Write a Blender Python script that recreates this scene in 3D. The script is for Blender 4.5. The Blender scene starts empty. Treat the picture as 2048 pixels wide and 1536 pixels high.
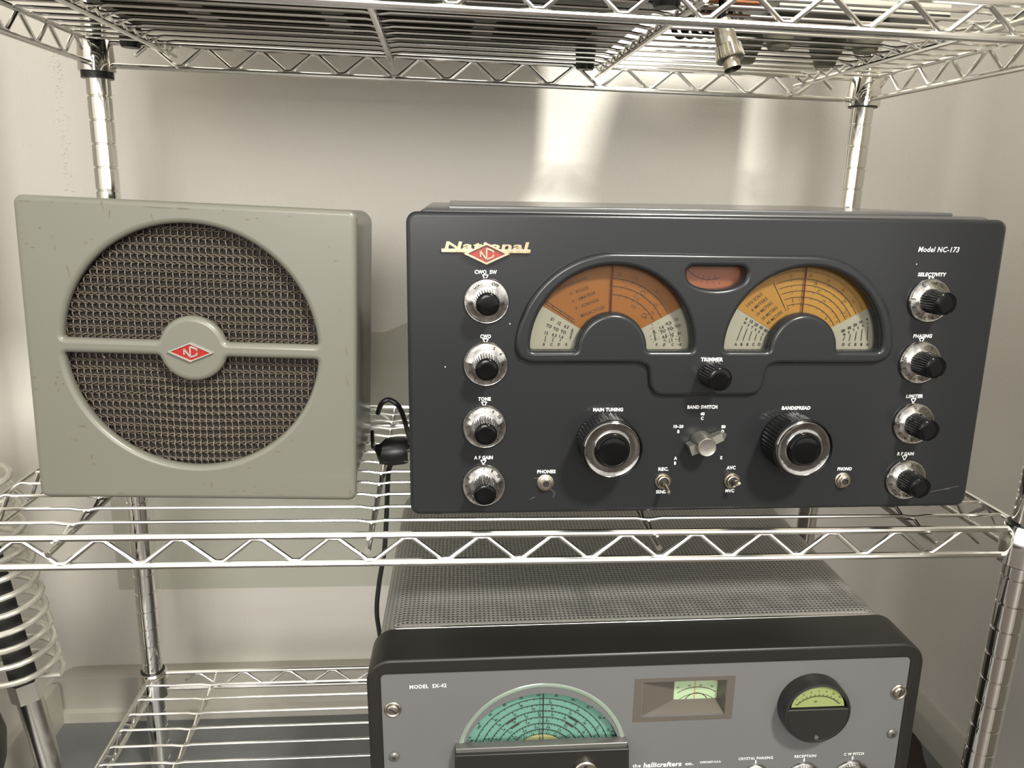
import bpy, math, random
from mathutils import Vector, Matrix
from math import sin, cos, pi, radians as rad

S = 0.0254          # everything below is written in inches
Z0 = 36.0           # floor lies 36 inches below the first groove of the rear post
scene = bpy.context.scene
COL = scene.collection
random.seed(4)

def W3(x, y, z):
    return Vector((x * S, y * S, (z + Z0) * S))

# ------------------------------------------------------------------ camera
F_PX = 1541.5
cam = bpy.data.cameras.new('camera'); cam_o = bpy.data.objects.new('camera', cam); COL.objects.link(cam_o)
cam.sensor_fit = 'HORIZONTAL'; cam.sensor_width = 36.0; cam.lens = F_PX / 2048 * 36.0
cam.clip_start = 0.02; cam.clip_end = 50
_p, _y, _r = 0.24575, 0.09917, 0.03283
_f = Vector((sin(_y) * cos(_p), cos(_y) * cos(_p), -sin(_p)))
_rt = Vector((cos(_y), -sin(_y), 0)); _up = _rt.cross(_f)
R_ = _rt * cos(_r) + _up * sin(_r); U_ = -_rt * sin(_r) + _up * cos(_r)
cam_o.matrix_world = Matrix.Translation(W3(14.891, -37.417, -3.423)) @ Matrix((R_, U_, -_f)).transposed().to_4x4()
scene.camera = cam_o
scene.view_settings.view_transform = 'Standard'; scene.view_settings.look = 'None'
scene.view_settings.gamma = 1.0; scene.view_settings.use_curve_mapping = False
scene.view_settings.exposure = 0.0
scene.cycles.max_bounces = 8; scene.cycles.diffuse_bounces = 3; scene.cycles.glossy_bounces = 4
scene.cycles.transmission_bounces = 6; scene.cycles.transparent_max_bounces = 8
scene.cycles.caustics_reflective = False; scene.cycles.caustics_refractive = False
scene.cycles.sample_clamp_indirect = 3.0

# ------------------------------------------------------------------ light
world = bpy.data.worlds.new('room_light'); scene.world = world; world.use_nodes = True
_wn = world.node_tree.nodes; _wl = world.node_tree.links          # room light: pale ceiling and upper walls above, dim below the horizon
_tc = _wn.new('ShaderNodeTexCoord'); _sp = _wn.new('ShaderNodeSeparateXYZ'); _wl.new(_tc.outputs['Generated'], _sp.inputs[0])
_rp = _wn.new('ShaderNodeValToRGB'); _mr = _wn.new('ShaderNodeMapRange'); _mr.inputs[1].default_value = -1; _mr.inputs[2].default_value = 1
_wl.new(_sp.outputs['Z'], _mr.inputs[0]); _wl.new(_mr.outputs[0], _rp.inputs[0]); _wl.new(_rp.outputs[0], _wn['Background'].inputs[0])
_e = _rp.color_ramp.elements; _e[0].position = 0.43; _e[0].color = (0.05, 0.045, 0.04, 1); _e[1].position = 1.0; _e[1].color = (0.65, 0.64, 0.60, 1)
_m = _e.new(0.475); _m.color = (0.95, 0.93, 0.88, 1); _m = _e.new(0.60); _m.color = (0.90, 0.88, 0.83, 1)
_wn['Background'].inputs[1].default_value = 1.95

def area(name, loc, target, size, power, color, shape='DISK', sy=None):
    l = bpy.data.lights.new(name, 'AREA'); l.shape = shape; l.size = size * S
    if sy: l.size_y = sy * S
    l.energy = power; l.color = color
    o = bpy.data.objects.new(name, l); COL.objects.link(o)
    a = W3(*loc); d = (W3(*target) - a).normalized()
    o.matrix_world = Matrix.Translation(a) @ d.to_track_quat('-Z', 'Y').to_matrix().to_4x4()
    return o
area('ceiling_lamp', (39, -63, 43), (18, -8, -12), 9, 60, (1.0, 0.97, 0.88))
area('far_ceiling_lamp', (4, -140, 24), (14, 0, -8), 44, 60, (1.0, 0.965, 0.90))

# ------------------------------------------------------------------ materials
def mat(name, color, rough=0.5, metal=0.0, spec=0.5, coat=0.0, noise=None, bump=None, alpha=1.0, trans=0.0, emit=None):
    m = bpy.data.materials.new(name); m.use_nodes = True
    nt = m.node_tree; b = nt.nodes['Principled BSDF']
    b.inputs['Base Color'].default_value = (*color, 1); b.inputs['Roughness'].default_value = rough
    b.inputs['Metallic'].default_value = metal; b.inputs['Specular IOR Level'].default_value = spec
    b.inputs['Coat Weight'].default_value = coat; b.inputs['Coat Roughness'].default_value = 0.08
    b.inputs['Alpha'].default_value = alpha; b.inputs['Transmission Weight'].default_value = trans
    tc = nt.nodes.new('ShaderNodeTexCoord')
    if noise:   # (scale, amount, second colour)
        n = nt.nodes.new('ShaderNodeTexNoise'); n.inputs['Scale'].default_value = noise[0]; n.inputs['Detail'].default_value = 5
        nt.links.new(tc.outputs['Object'], n.inputs['Vector'])
        r = nt.nodes.new('ShaderNodeMapRange'); r.inputs[1].default_value = 0.35; r.inputs[2].default_value = 0.7
        r.inputs[4].default_value = noise[1]; nt.links.new(n.outputs['Fac'], r.inputs[0])
        mx = nt.nodes.new('ShaderNodeMix'); mx.data_type = 'RGBA'
        mx.inputs[6].default_value = (*color, 1); mx.inputs[7].default_value = (*noise[2], 1)
        nt.links.new(r.outputs[0], mx.inputs[0]); nt.links.new(mx.outputs[2], b.inputs['Base Color'])
    if bump:    # (scale, strength, distance)
        n2 = nt.nodes.new('ShaderNodeTexNoise'); n2.inputs['Scale'].default_value = bump[0]; n2.inputs['Detail'].default_value = 4
        nt.links.new(tc.outputs['Object'], n2.inputs['Vector'])
        bp = nt.nodes.new('ShaderNodeBump'); bp.inputs['Strength'].default_value = bump[1]; bp.inputs['Distance'].default_value = bump[2]
        nt.links.new(n2.outputs['Fac'], bp.inputs['Height']); nt.links.new(bp.outputs[0], b.inputs['Normal'])
    return m

M = {}
M['chrome'] = mat('chrome_wire', (0.86, 0.85, 0.82), 0.17, 1.0, noise=(60, 0.35, (0.66, 0.65, 0.60)))
M['post'] = mat('chrome_post', (0.82, 0.80, 0.76), 0.07, 1.0)
M['groove'] = mat('post_groove', (0.12, 0.12, 0.10), 0.4, 0.8)
M['black_plastic'] = mat('black_plastic', (0.012, 0.012, 0.011), 0.35)
M['gloss_black'] = mat('gloss_black', (0.003, 0.003, 0.003), 0.12, spec=0.22)
M['ribbed_black'] = mat('ribbed_black', (0.005, 0.005, 0.005), 0.18, spec=0.5)
M['wall'] = mat('wall_paint', (0.80, 0.765, 0.70), 0.5, spec=0.3, noise=(3, 0.25, (0.77, 0.735, 0.675)), bump=(220, 0.22, 0.002))
M['patch'] = mat('wall_green_grey', (0.58, 0.575, 0.49), 0.5, spec=0.3, noise=(6, 0.5, (0.52, 0.52, 0.44)), bump=(160, 0.15, 0.002))
M['baseboard'] = mat('baseboard_paint', (0.50, 0.48, 0.42), 0.35, noise=(14, 0.5, (0.42, 0.40, 0.34)), bump=(60, 0.2, 0.002))
M['floor'] = mat('floor_grey', (0.17, 0.175, 0.175), 0.35, noise=(18, 0.6, (0.13, 0.13, 0.13)), bump=(120, 0.2, 0.001))
M['wood'] = mat('floor_dark_wood', (0.035, 0.022, 0.014), 0.5, noise=(5, 0.6, (0.022, 0.014, 0.009)))
M['panel'] = mat('radio_dark_grey', (0.0150, 0.0157, 0.0170), 0.23, spec=0.34, coat=0.0, noise=(9, 0.3, (0.0145, 0.0155, 0.017)), bump=(260, 0.03, 0.001))
M['cabinet'] = mat('radio_cabinet_grey', (0.05, 0.05, 0.05), 0.26, spec=0.6, coat=0.4)
M['chromeknob'] = mat('chrome_knob', (0.62, 0.60, 0.57), 0.12, 1.0, noise=(110, 0.95, (0.16, 0.15, 0.14)), bump=(80, 0.10, 0.004))  # dark noise colour imitates streaky reflections in the chrome
M['ring'] = mat('polished_ring', (0.40, 0.39, 0.37), 0.10, 1.0, noise=(45, 0.9, (0.14, 0.13, 0.12)), bump=(30, 0.25, 0.005))  # darker blotches in the colour stand in for reflections
M['pot'] = mat('cast_grey_metal', (0.30, 0.29, 0.26), 0.32, 0.8, noise=(40, 0.5, (0.27, 0.26, 0.22)))
M['nickel'] = mat('aged_nickel', (0.48, 0.44, 0.36), 0.28, 1.0, noise=(90, 0.6, (0.30, 0.27, 0.21)))
M['hole'] = mat('dark_hole', (0.01, 0.008, 0.006), 0.6)
M['white_ink'] = mat('white_ink', (0.85, 0.85, 0.82), 0.5)
M['black_ink'] = mat('black_ink', (0.02, 0.018, 0.012), 0.6)
M['brown_ink'] = mat('brown_ink', (0.030, 0.014, 0.004), 0.6)
M['cream'] = mat('cream_card', (0.25, 0.24, 0.18), 0.5, noise=(40, 0.3, (0.225, 0.215, 0.155)))
M['amber'] = mat('amber_card', (0.20, 0.075, 0.011), 0.42, spec=0.3, noise=(16, 0.7, (0.19, 0.068, 0.013)))
M['gold'] = mat('golden_card', (0.29, 0.155, 0.028), 0.42, spec=0.3, noise=(16, 0.6, (0.26, 0.125, 0.022)))
M['meter_card'] = mat('orange_meter_card', (0.24, 0.075, 0.03), 0.4, noise=(30, 0.6, (0.17, 0.055, 0.03)))
M['red_line'] = mat('red_pointer', (0.09, 0.012, 0.010), 0.5, spec=0.2)
M['red'] = mat('red_enamel', (0.27, 0.012, 0.007), 0.25, coat=0.5)
M['badge'] = mat('badge_metal', (0.45, 0.37, 0.25), 0.25, 1.0, noise=(300, 0.6, (0.25, 0.20, 0.13)))
M['silver'] = mat('emblem_silver', (0.75, 0.72, 0.66), 0.25, 0.9)
M['spk'] = mat('speaker_grey_paint', (0.142, 0.140, 0.115), 0.30, spec=0.4, coat=0.1, noise=(7, 0.4, (0.137, 0.133, 0.11)), bump=(200, 0.03, 0.001))
M['chip'] = mat('paint_chip', (0.10, 0.09, 0.075), 0.6)
M['strand'] = mat('grille_strand', (0.050, 0.038, 0.026), 0.55, noise=(300, 0.6, (0.038, 0.028, 0.019)))
M['strand2'] = mat('grille_thread', (0.13, 0.108, 0.082), 0.32)
M['cloth'] = mat('grille_backing', (0.014, 0.010, 0.007), 0.8)
M['sxpanel'] = mat('receiver_grey_panel', (0.115, 0.115, 0.115), 0.42, spec=0.4, noise=(7, 0.5, (0.098, 0.098, 0.098)))
M['sxblack'] = mat('receiver_black_frame', (0.011, 0.010, 0.009), 0.36, noise=(20, 0.4, (0.015, 0.013, 0.011)), bump=(300, 0.05, 0.001))
M['sxbar'] = mat('dial_bar_metal', (0.16, 0.155, 0.145), 0.3, 0.6)
M['teal'] = mat('teal_dial', (0.105, 0.23, 0.18), 0.4, noise=(10, 0.4, (0.095, 0.20, 0.16)))
M['teal_edge'] = mat('green_tinted_rim', (0.20, 0.25, 0.20), 0.12, spec=0.7, coat=0.8, noise=(14, 0.7, (0.11, 0.15, 0.12)))
M['yellow'] = mat('yellow_dial', (0.30, 0.30, 0.14), 0.45)
M['lime'] = mat('meter_green_card', (0.30, 0.35, 0.13), 0.4, noise=(20, 0.4, (0.26, 0.31, 0.12)))
M['mint'] = mat('pale_green_card', (0.33, 0.43, 0.27), 0.4, noise=(25, 0.5, (0.36, 0.45, 0.22)))
M['bronze'] = mat('grey_brown_bezel', (0.115, 0.10, 0.085), 0.35, 0.3)
M['screw'] = mat('screw_nickel', (0.52, 0.48, 0.42), 0.28, 1.0, noise=(200, 0.6, (0.32, 0.28, 0.24)))
M['steel'] = mat('brushed_steel', (0.70, 0.68, 0.63), 0.25, 1.0)
M['coil'] = mat('coated_coil', (0.62, 0.60, 0.53), 0.25, 0.6)
M['foam'] = mat('black_foam', (0.02, 0.019, 0.017), 0.8)
M['brown'] = mat('dark_brown_leather', (0.035, 0.02, 0.012), 0.6, noise=(12, 0.6, (0.02, 0.012, 0.008)), bump=(40, 0.2, 0.003))
M['chassis'] = mat('olive_sheet_metal', (0.085, 0.078, 0.055), 0.45, 0.2, noise=(12, 0.5, (0.06, 0.055, 0.04)))
M['olive_foot'] = mat('olive_rubber', (0.30, 0.30, 0.22), 0.6)
M['instr'] = mat('pale_instrument_case', (0.36, 0.35, 0.30), 0.4)
M['orange'] = mat('orange_wood', (0.42, 0.17, 0.07), 0.5, noise=(30, 0.5, (0.30, 0.11, 0.04)))
M['glass'] = mat('clear_window', (0.02, 0.02, 0.02), 0.03, spec=0.5, alpha=0.08)

# SX style perforated metal: raised dots on metallic grey with dark holes
def perforated():
    m = bpy.data.materials.new('perforated_grey_metal'); m.use_nodes = True
    nt = m.node_tree; N = nt.nodes; L = nt.links; b = N['Principled BSDF']
    tc = N.new('ShaderNodeTexCoord'); sp = N.new('ShaderNodeSeparateXYZ'); L.new(tc.outputs['Object'], sp.inputs[0])
    def mth(op, a, c=None):
        n = N.new('ShaderNodeMath'); n.operation = op
        for i, v in enumerate((a, c)):
            if v is None: continue
            if isinstance(v, (int, float)): n.inputs[i].default_value = v
            else: L.new(v, n.inputs[i])
        return n.outputs[0]
    k = 2 * pi / (0.17 * S)
    yz = mth('SUBTRACT', sp.outputs['Y'], sp.outputs['Z'])
    u = mth('MULTIPLY', mth('ADD', sp.outputs['X'], yz), k * .5); v = mth('MULTIPLY', mth('SUBTRACT', sp.outputs['X'], yz), k * .5)
    h = mth('MULTIPLY', mth('SINE', u), mth('SINE', v))
    r = N.new('ShaderNodeMapRange'); r.inputs[1].default_value = 0.30; r.inputs[2].default_value = 0.62; L.new(h, r.inputs[0])
    mx = N.new('ShaderNodeMix'); mx.data_type = 'RGBA'
    mx.inputs[6].default_value = (0.42, 0.41, 0.38, 1); mx.inputs[7].default_value = (0.09, 0.085, 0.075, 1)
    L.new(r.outputs[0], mx.inputs[0]); L.new(mx.outputs[2], b.inputs['Base Color'])
    b.inputs['Metallic'].default_value = 0.55; b.inputs['Roughness'].default_value = 0.36
    bp = N.new('ShaderNodeBump'); bp.inputs['Strength'].default_value = 0.5; bp.inputs['Distance'].default_value = 0.0012; bp.invert = True
    L.new(h, bp.inputs['Height']); L.new(bp.outputs[0], b.inputs['Normal'])
    return m
M['perf'] = perforated()

# ------------------------------------------------------------------ mesh tools
class MB:
    """collects shapes (inches) and links them as ONE mesh object"""
    def __init__(s): s.v = []; s.f = []; s.m = []
    def add(s, vs, fs, mi=0):
        k = len(s.v); s.v += [tuple(a) for a in vs]; s.f += [tuple(i + k for i in f) for f in fs]; s.m += [mi] * len(fs)
        return s
    def box(s, x0, x1, y0, y1, z0, z1, mi=0):
        vs = [(x, y, z) for x in (x0, x1) for y in (y0, y1) for z in (z0, z1)]
        return s.add(vs, [(0, 1, 3, 2), (4, 6, 7, 5), (0, 4, 5, 1), (2, 3, 7, 6), (0, 2, 6, 4), (1, 5, 7, 3)], mi)
    def tube(s, pts, r, n=8, closed=False, mi=0, cap=True, radii=None):
        P = [Vector(p) for p in pts]; K = len(P); vs = []; fs = []
        prev = None
        for i in range(K):
            if closed: t = (P[(i + 1) % K] - P[i - 1]).normalized()
            else:
                t = (P[min(i + 1, K - 1)] - P[max(i - 1, 0)]).normalized()
            if prev is None:
                a = Vector((0, 0, 1)) if abs(t.z) < 0.9 else Vector((1, 0, 0)); nrm = t.cross(a).normalized()
            else: nrm = (prev - t * prev.dot(t)).normalized()
            prev = nrm; bn = t.cross(nrm); rr = radii[i] if radii else r
            sc = 1.0
            if 0 < i < K - 1 and not closed:
                d1 = (P[i] - P[i - 1]).normalized(); sc = 1 / max(0.5, d1.dot(t))
            for j in range(n):
                a = 2 * pi * j / n; vs.append(P[i] + (nrm * cos(a) + bn * sin(a)) * rr * (sc if radii is None else 1))
        for i in range(K if closed else K - 1):
            for j in range(n):
                a = i * n + j; b = i * n + (j + 1) % n; i2 = (i + 1) % K
                fs.append((a, b, i2 * n + (j + 1) % n, i2 * n + j))
        if cap and not closed:
            fs.append(tuple(range(n))[::-1]); fs.append(tuple((K - 1) * n + j for j in range(n)))
        return s.add(vs, fs, mi)
    def lathe(s, prof, axis='y', c=(0, 0, 0), n=48, mi=0, flute=0):
        """prof: (radius, height[, flute amplitude]); y axis: height along y"""
        vs = []; fs = []; K = len(prof)
        for p in prof:
            r, h = p[0], p[1]; amp = p[2] if len(p) > 2 else 0
            for j in range(n):
                a = 2 * pi * j / n
                rr = r - (amp * (0.5 - 0.5 * cos(a * flute)) if flute else 0)
                if axis == 'y': vs.append((c[0] + rr * cos(a), c[1] + h, c[2] + rr * sin(a)))
                else: vs.append((c[0] + rr * cos(a), c[1] + rr * sin(a), c[2] + h))
        for i in range(K - 1):
            for j in range(n):
                q = (i * n + j, i * n + (j + 1) % n, (i + 1) * n + (j + 1) % n, (i + 1) * n + j)
                fs.append(q if axis == 'z' else q[::-1])
        fs.append(tuple(range(n)) if axis == 'y' else tuple(range(n))[::-1])
        e = tuple((K - 1) * n + j for j in range(n)); fs.append(e[::-1] if axis == 'y' else e)
        return s.add(vs, fs, mi)
    def mesh(s, me, xf, mi=0):
        return s.add([xf(v.co) for v in me.vertices], [tuple(p.vertices) for p in me.polygons], mi)
    def plate(s, outer, holes, y_front, y_back, bevel=0.0, mi=0, res=3):
        """outline in x,z extruded along y, rounded edges"""
        cu = bpy.data.curves.new('tmp', 'CURVE'); cu.dimensions = '2D'; cu.fill_mode = 'BOTH'
        for loop in [outer] + list(holes):
            sp = cu.splines.new('POLY'); sp.points.add(len(loop) - 1)
            for q, (x, z) in zip(sp.points, loop): q.co = (x, z, 0, 1)
            sp.use_cyclic_u = True
        t = (y_back - y_front) / 2
        cu.extrude = max(0.0, t - bevel)
        if bevel: cu.bevel_depth = bevel; cu.offset = -bevel; cu.bevel_resolution = res
        o = bpy.data.objects.new('tmp', cu); me = bpy.data.meshes.new_from_object(o)
        yc = (y_front + y_back) / 2
        s.mesh(me, lambda v: (v.x, yc - v.z, v.y), mi)
        bpy.data.objects.remove(o); bpy.data.curves.remove(cu); bpy.data.meshes.remove(me)
        return s
    def poly(s, pts, y, mi=0):           # flat polygon facing the front
        return s.add([(x, y, z) for x, z in pts], [tuple(range(len(pts)))], mi)
    def seg(s, x0, z0, x1, z1, w, y, mi=0):
        d = Vector((x1 - x0, z1 - z0)); d.normalize(); nx, nz = -d.y * w / 2, d.x * w / 2
        return s.add([(x0 + nx, y, z0 + nz), (x0 - nx, y, z0 - nz), (x1 - nx, y, z1 - nz), (x1 + nx, y, z1 + nz)], [(0, 1, 2, 3)], mi)
    def arc(s, cx, cz, r, a0, a1, w, y, mi=0, n=40):
        vs = []; fs = []
        for i in range(n + 1):
            a = rad(a0 + (a1 - a0) * i / n)
            for q in (r - w / 2, r + w / 2): vs.append((cx + q * cos(a), y, cz + q * sin(a)))
        for i in range(n): fs.append((2 * i, 2 * i + 1, 2 * i + 3, 2 * i + 2))
        return s.add(vs, fs, mi)
    def text(s, body, x, z, h, w=None, rot=0.0, y=-0.012, bold=0.0, shear=0.0, mi=0, extr=0.0, pos=None, base=False):
        cu = bpy.data.curves.new('tmp', 'FONT'); cu.body = body; cu.size = 1; cu.resolution_u = 2
        cu.offset = bold; cu.shear = shear; cu.extrude = extr; cu.space_character = 1.08
        o = bpy.data.objects.new('tmp', cu); me = bpy.data.meshes.new_from_object(o)
        if len(me.vertices):
            xs = [v.co.x for v in me.vertices]; x0, x1 = min(xs), max(xs)
            cap = 0.73; k = h / cap; kx = (w / (x1 - x0)) if w else k * 0.9
            ca, sa = cos(rad(rot)), sin(rad(rot)); cxx = (x0 + x1) / 2; cy = 0 if base else cap / 2
            def xf(v):
                a = (v.x - cxx) * kx; b = (v.y - cy) * k
                return (x + a * ca - b * sa, y - v.z * k, z + a * sa + b * ca)
            s.mesh(me, xf, mi)
        bpy.data.objects.remove(o); bpy.data.curves.remove(cu); bpy.data.meshes.remove(me)
        return s
    def build(s, name, mats, parent=None, loc=None, smooth=35, sharp=True):
        me = bpy.data.meshes.new(name)
        me.from_pydata([(a * S, b * S, c * S) for a, b, c in s.v], [], s.f)
        for m in (mats if isinstance(mats, (list, tuple)) else [mats]): me.materials.append(M[m] if isinstance(m, str) else m)
        me.polygons.foreach_set('material_index', s.m)
        if smooth:
            me.polygons.foreach_set('use_smooth', [True] * len(me.polygons)); me.set_sharp_from_angle(angle=rad(smooth))
        me.update()
        o = bpy.data.objects.new(name, me); COL.objects.link(o)
        if parent is not None: o.parent = parent
        if loc is not None: o.location = (loc[0] * S, loc[1] * S, loc[2] * S)
        return o

def smooth_loop(pts, sigma, step=0.035):
    P = [Vector((a, b)) for a, b in pts]; out = []
    for i in range(len(P)):
        a, b = P[i], P[(i + 1) % len(P)]; L = (b - a).length; n = max(1, int(L / step))
        for k in range(n): out.append(a.lerp(b, k / n))
    n = len(out); K = max(1, int(3 * sigma / step)); w = [math.exp(-(k * step) ** 2 / (2 * sigma ** 2)) for k in range(-K, K + 1)]; sw = sum(w)
    res = []
    for i in range(n):
        v = Vector((0, 0))
        for k in range(-K, K + 1): v += out[(i + k) % n] * w[k + K]
        res.append(v / sw)
    # thin out nearly straight runs
    keep = []
    for i in range(n):
        a, b, c = res[i - 1], res[i], res[(i + 1) % n]
        t = abs((b - a).normalized().cross((c - b).normalized()))
        if t > 0.004 or i % 8 == 0: keep.append((b.x, b.y))
    return keep
def rrect(x0, x1, z0, z1, r, n=8):
    out = []
    for cx, cz, a0 in ((x1 - r, z1 - r, 0), (x0 + r, z1 - r, 90), (x0 + r, z0 + r, 180), (x1 - r, z0 + r, 270)):
        for k in range(n + 1):
            a = rad(a0 + 90 * k / n); out.append((cx + r * cos(a), cz + r * sin(a)))
    return out
def circ(cx, cz, r, n=48, a0=0, a1=360):
    full = a1 - a0 >= 360
    return [(cx + r * cos(rad(a0 + (a1 - a0) * k / (n if full else n - 1))), cz + r * sin(rad(a0 + (a1 - a0) * k / (n if full else n - 1)))) for k in range(n)]

def thing(name, label, cat, group=None, org=(0, 0, 0), axes=None):
    o = bpy.data.objects.new(name, None); COL.objects.link(o); o.empty_display_size = 0.05
    if axes:
        ux, uy, uz = [Vector(a) for a in axes]
        o.matrix_world = Matrix.Translation(W3(*org)) @ Matrix((ux, uy, uz)).transposed().to_4x4()
    else: o.location = W3(*org)
    o['label'] = label; o['category'] = cat
    if group: o['group'] = group
    return o
def tag(o, label, cat, group=None):
    o['label'] = label; o['category'] = cat
    if group: o['group'] = group
    return o
def struct(o): o['kind'] = 'structure'; return o
def copy_tree(o, parent):
    c = o.copy(); COL.objects.link(c); c.parent = parent
    for ch in o.children: copy_tree(ch, c)
    return c

# ------------------------------------------------------------------ room
YW, XL, XR = 7.0, -8.3, 45.7
o0 = W3(0, 0, 0)
def wbox(name, mt, x0, x1, y0, y1, z0, z1):
    b = MB(); b.box(x0, x1, y0, y1, z0 + Z0, z1 + Z0); return struct(b.build(name, mt, smooth=0))
wbox('floor', 'wood', -60, 100, -170, 12, -37, -36)
wbox('floor_2', 'floor', XL, XR, -22, YW, -36, -35.95)
b = MB(); b.box(XL - 4, XR + 4, YW, YW + 3, 0, 100)
# lumpy caulk line and plaster bumps on the paint
def bump_at(bb, x, z, r, h, sq=1.0):
    n = 7; vs = [(x, YW - h, z)]; fs = []
    for k in range(n): a = 2 * pi * k / n; vs.append((x + r * .6 * cos(a), YW - h * .75, z + r * .6 * sq * sin(a)))
    for k in range(n): a = 2 * pi * k / n; vs.append((x + r * cos(a), YW + .01, z + r * sq * sin(a)))
    for k in range(n): fs.append((0, 1 + (k + 1) % n, 1 + k)); fs.append((1 + k, 1 + (k + 1) % n, 1 + n + (k + 1) % n, 1 + n + k))
    bb.add(vs, fs)
struct(b.build('wall_back', 'wall', smooth=0))
b = MB()
for i in range(150):
    z = random.uniform(-6, 3); bump_at(b, -4.78 + random.gauss(0, 0.13), z + Z0, random.uniform(.03, .09), random.uniform(.015, .04), random.uniform(.6, 1.6))
for i in range(60):
    bump_at(b, random.uniform(-8, 1), random.uniform(-6, 3) + Z0, random.uniform(.02, .06), random.uniform(.01, .03))
for i in range(70):
    bump_at(b, random.uniform(9, 17), random.uniform(-4, 1) + Z0, random.uniform(.02, .05), random.uniform(.008, .02))
for i in range(140):
    bump_at(b, random.uniform(24, 34), random.uniform(-6, 0) + Z0, random.uniform(.03, .12), random.uniform(.006, .016), .4)
struct(b.build('wall_texture', 'wall'))
wbox('wall_left', 'wall', XL - 4, XL, -17, YW, -36, 64)
wbox('wall_right', 'wall', XR, XR + 4, -34, YW, -36, 64)
def cove(name, xc, sgn, r=1.6):
    b = MB(); n = 12; vs = []; fs = []
    for k in range(n + 1):
        a = rad(90 * k / n); x = xc + sgn * (r - r * sin(a)) ; y = YW - r + r * cos(a)
        vs += [(x, y, 0), (x, y, 100)]
    for k in range(n): fs.append((2 * k, 2 * k + 1, 2 * k + 3, 2 * k + 2) if sgn < 0 else (2 * k, 2 * k + 2, 2 * k + 3, 2 * k + 1))
    b.add(vs, fs); return struct(b.build(name, 'wall', smooth=60))
wbox('added_shade_wall', 'wall', 35.6, XR + 4, -25, -21, -36, 64)      # unseen wall, added to keep lamp light off the right side
cove('trim_1', XL, 1); cove('trim_2', XR, -1)
# thin darker green-grey area on the lower back wall, slanted along its top
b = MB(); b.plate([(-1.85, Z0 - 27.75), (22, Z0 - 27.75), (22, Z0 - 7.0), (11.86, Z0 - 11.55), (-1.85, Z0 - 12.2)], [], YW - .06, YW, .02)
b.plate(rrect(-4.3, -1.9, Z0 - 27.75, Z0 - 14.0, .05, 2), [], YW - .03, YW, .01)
struct(b.build('wall_dark_area', 'patch'))
b = MB(); pr = [(YW, -32.95), (YW - .15, -32.9), (YW - 1.1, -33.1), (YW - 1.15, -33.3), (YW - 1.1, -35.2), (YW - 1.4, -35.3), (YW - 1.45, -36), (YW, -36)]
def prism_x(bb, pr, x0, x1):
    n = len(pr); vs = [(x0, y, z + Z0) for y, z in pr] + [(x1, y, z + Z0) for y, z in pr]
    fs = [(i, (i + 1) % n, n + (i + 1) % n, n + i) for i in range(n)] + [tuple(range(n))[::-1], tuple(range(n, 2 * n))]
    bb.add(vs, fs)
prism_x(b, pr, XL, XR); struct(b.build('baseboard_back', 'baseboard'))
def prism_y(bb, pr, y0, y1):
    n = len(pr); vs = [(x, y0, z + Z0) for x, z in pr] + [(x, y1, z + Z0) for x, z in pr]
    fs = [(i, n + i, n + (i + 1) % n, (i + 1) % n) for i in range(n)] + [tuple(range(n)), tuple(range(n, 2 * n))[::-1]]
    bb.add(vs, fs)
b = MB(); prism_y(b, [(XL, -33.2), (XL + .5, -33.2), (XL + .6, -33.5), (XL + .6, -36), (XL, -36)], -17, YW - 1.4); struct(b.build('baseboard_left', 'baseboard'))
b = MB(); prism_y(b, [(XR, -33.5), (XR - .2, -33.55), (XR - .6, -34.2), (XR - .65, -34.4), (XR - .65, -36), (XR, -36)], -34, YW - 1.4); struct(b.build('baseboard_right', 'baseboard'))

# ------------------------------------------------------------------ wire rack
WX, DY = 35.08, -14.69
ZL = {'u': 1.29, 'm': -15.06, 'b': -29.76}
rack = thing('wire_shelving_rack', 'chrome wire shelving rack with grooved posts carrying the grey receivers', 'shelving', org=(0, 0, -36))
RZ = 36.0   # rack-local z = z + 36
def make_post(x, y):
    pr = [(.42, 0), (.5, .1)]
    z = .1
    g = MB()
    zs = []; k = -36
    off = {(0, 0): 0.0, (1, 0): .17, (1, 1): .10, (0, 1): 0}[(int(x > 5), int(y < -5))]
    zz = .1
    prof = [(.40, 0), (.5, .05)]
    for n in range(-35, 25):
        h = n + off + RZ
        if h < .4: continue
        prof += [(.5, h - .05), (.445, h - .02), (.445, h + .02), (.5, h + .05)]
    prof += [(.5, 62.5), (.4, 62.6)]
    g.lathe(prof, 'z', (x, y, 0), n=28)
    po = g.build('post', 'post', rack, smooth=50)
    return po
for x in (0, WX):
    for y in (0, DY): make_post(x, y)
def zig(a, b_, zlo, zhi, peaks, other, along, tail=0.95):
    """peaks at coordinates; returns path points along X or Y"""
    pts = []; half = (peaks[1] - peaks[0]) / 2
    def P(t, z): return (t, other, z) if along == 'x' else (other, t, z)
    pts.append(P(peaks[0] - half * .55, zhi - (zhi - zlo) * .55))
    for i, p in enumerate(peaks):
        q = half * .12
        pts.append(P(p - q, zhi - .02)); pts.append(P(p + q, zhi - .02))
        if i < len(peaks) - 1: pts.append(P(p + half - q, zlo + .02)); pts.append(P(p + half + q, zlo + .02))
    pts.append(P(peaks[-1] + half * .55, zhi - (zhi - zlo) * .55))
    return pts
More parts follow.
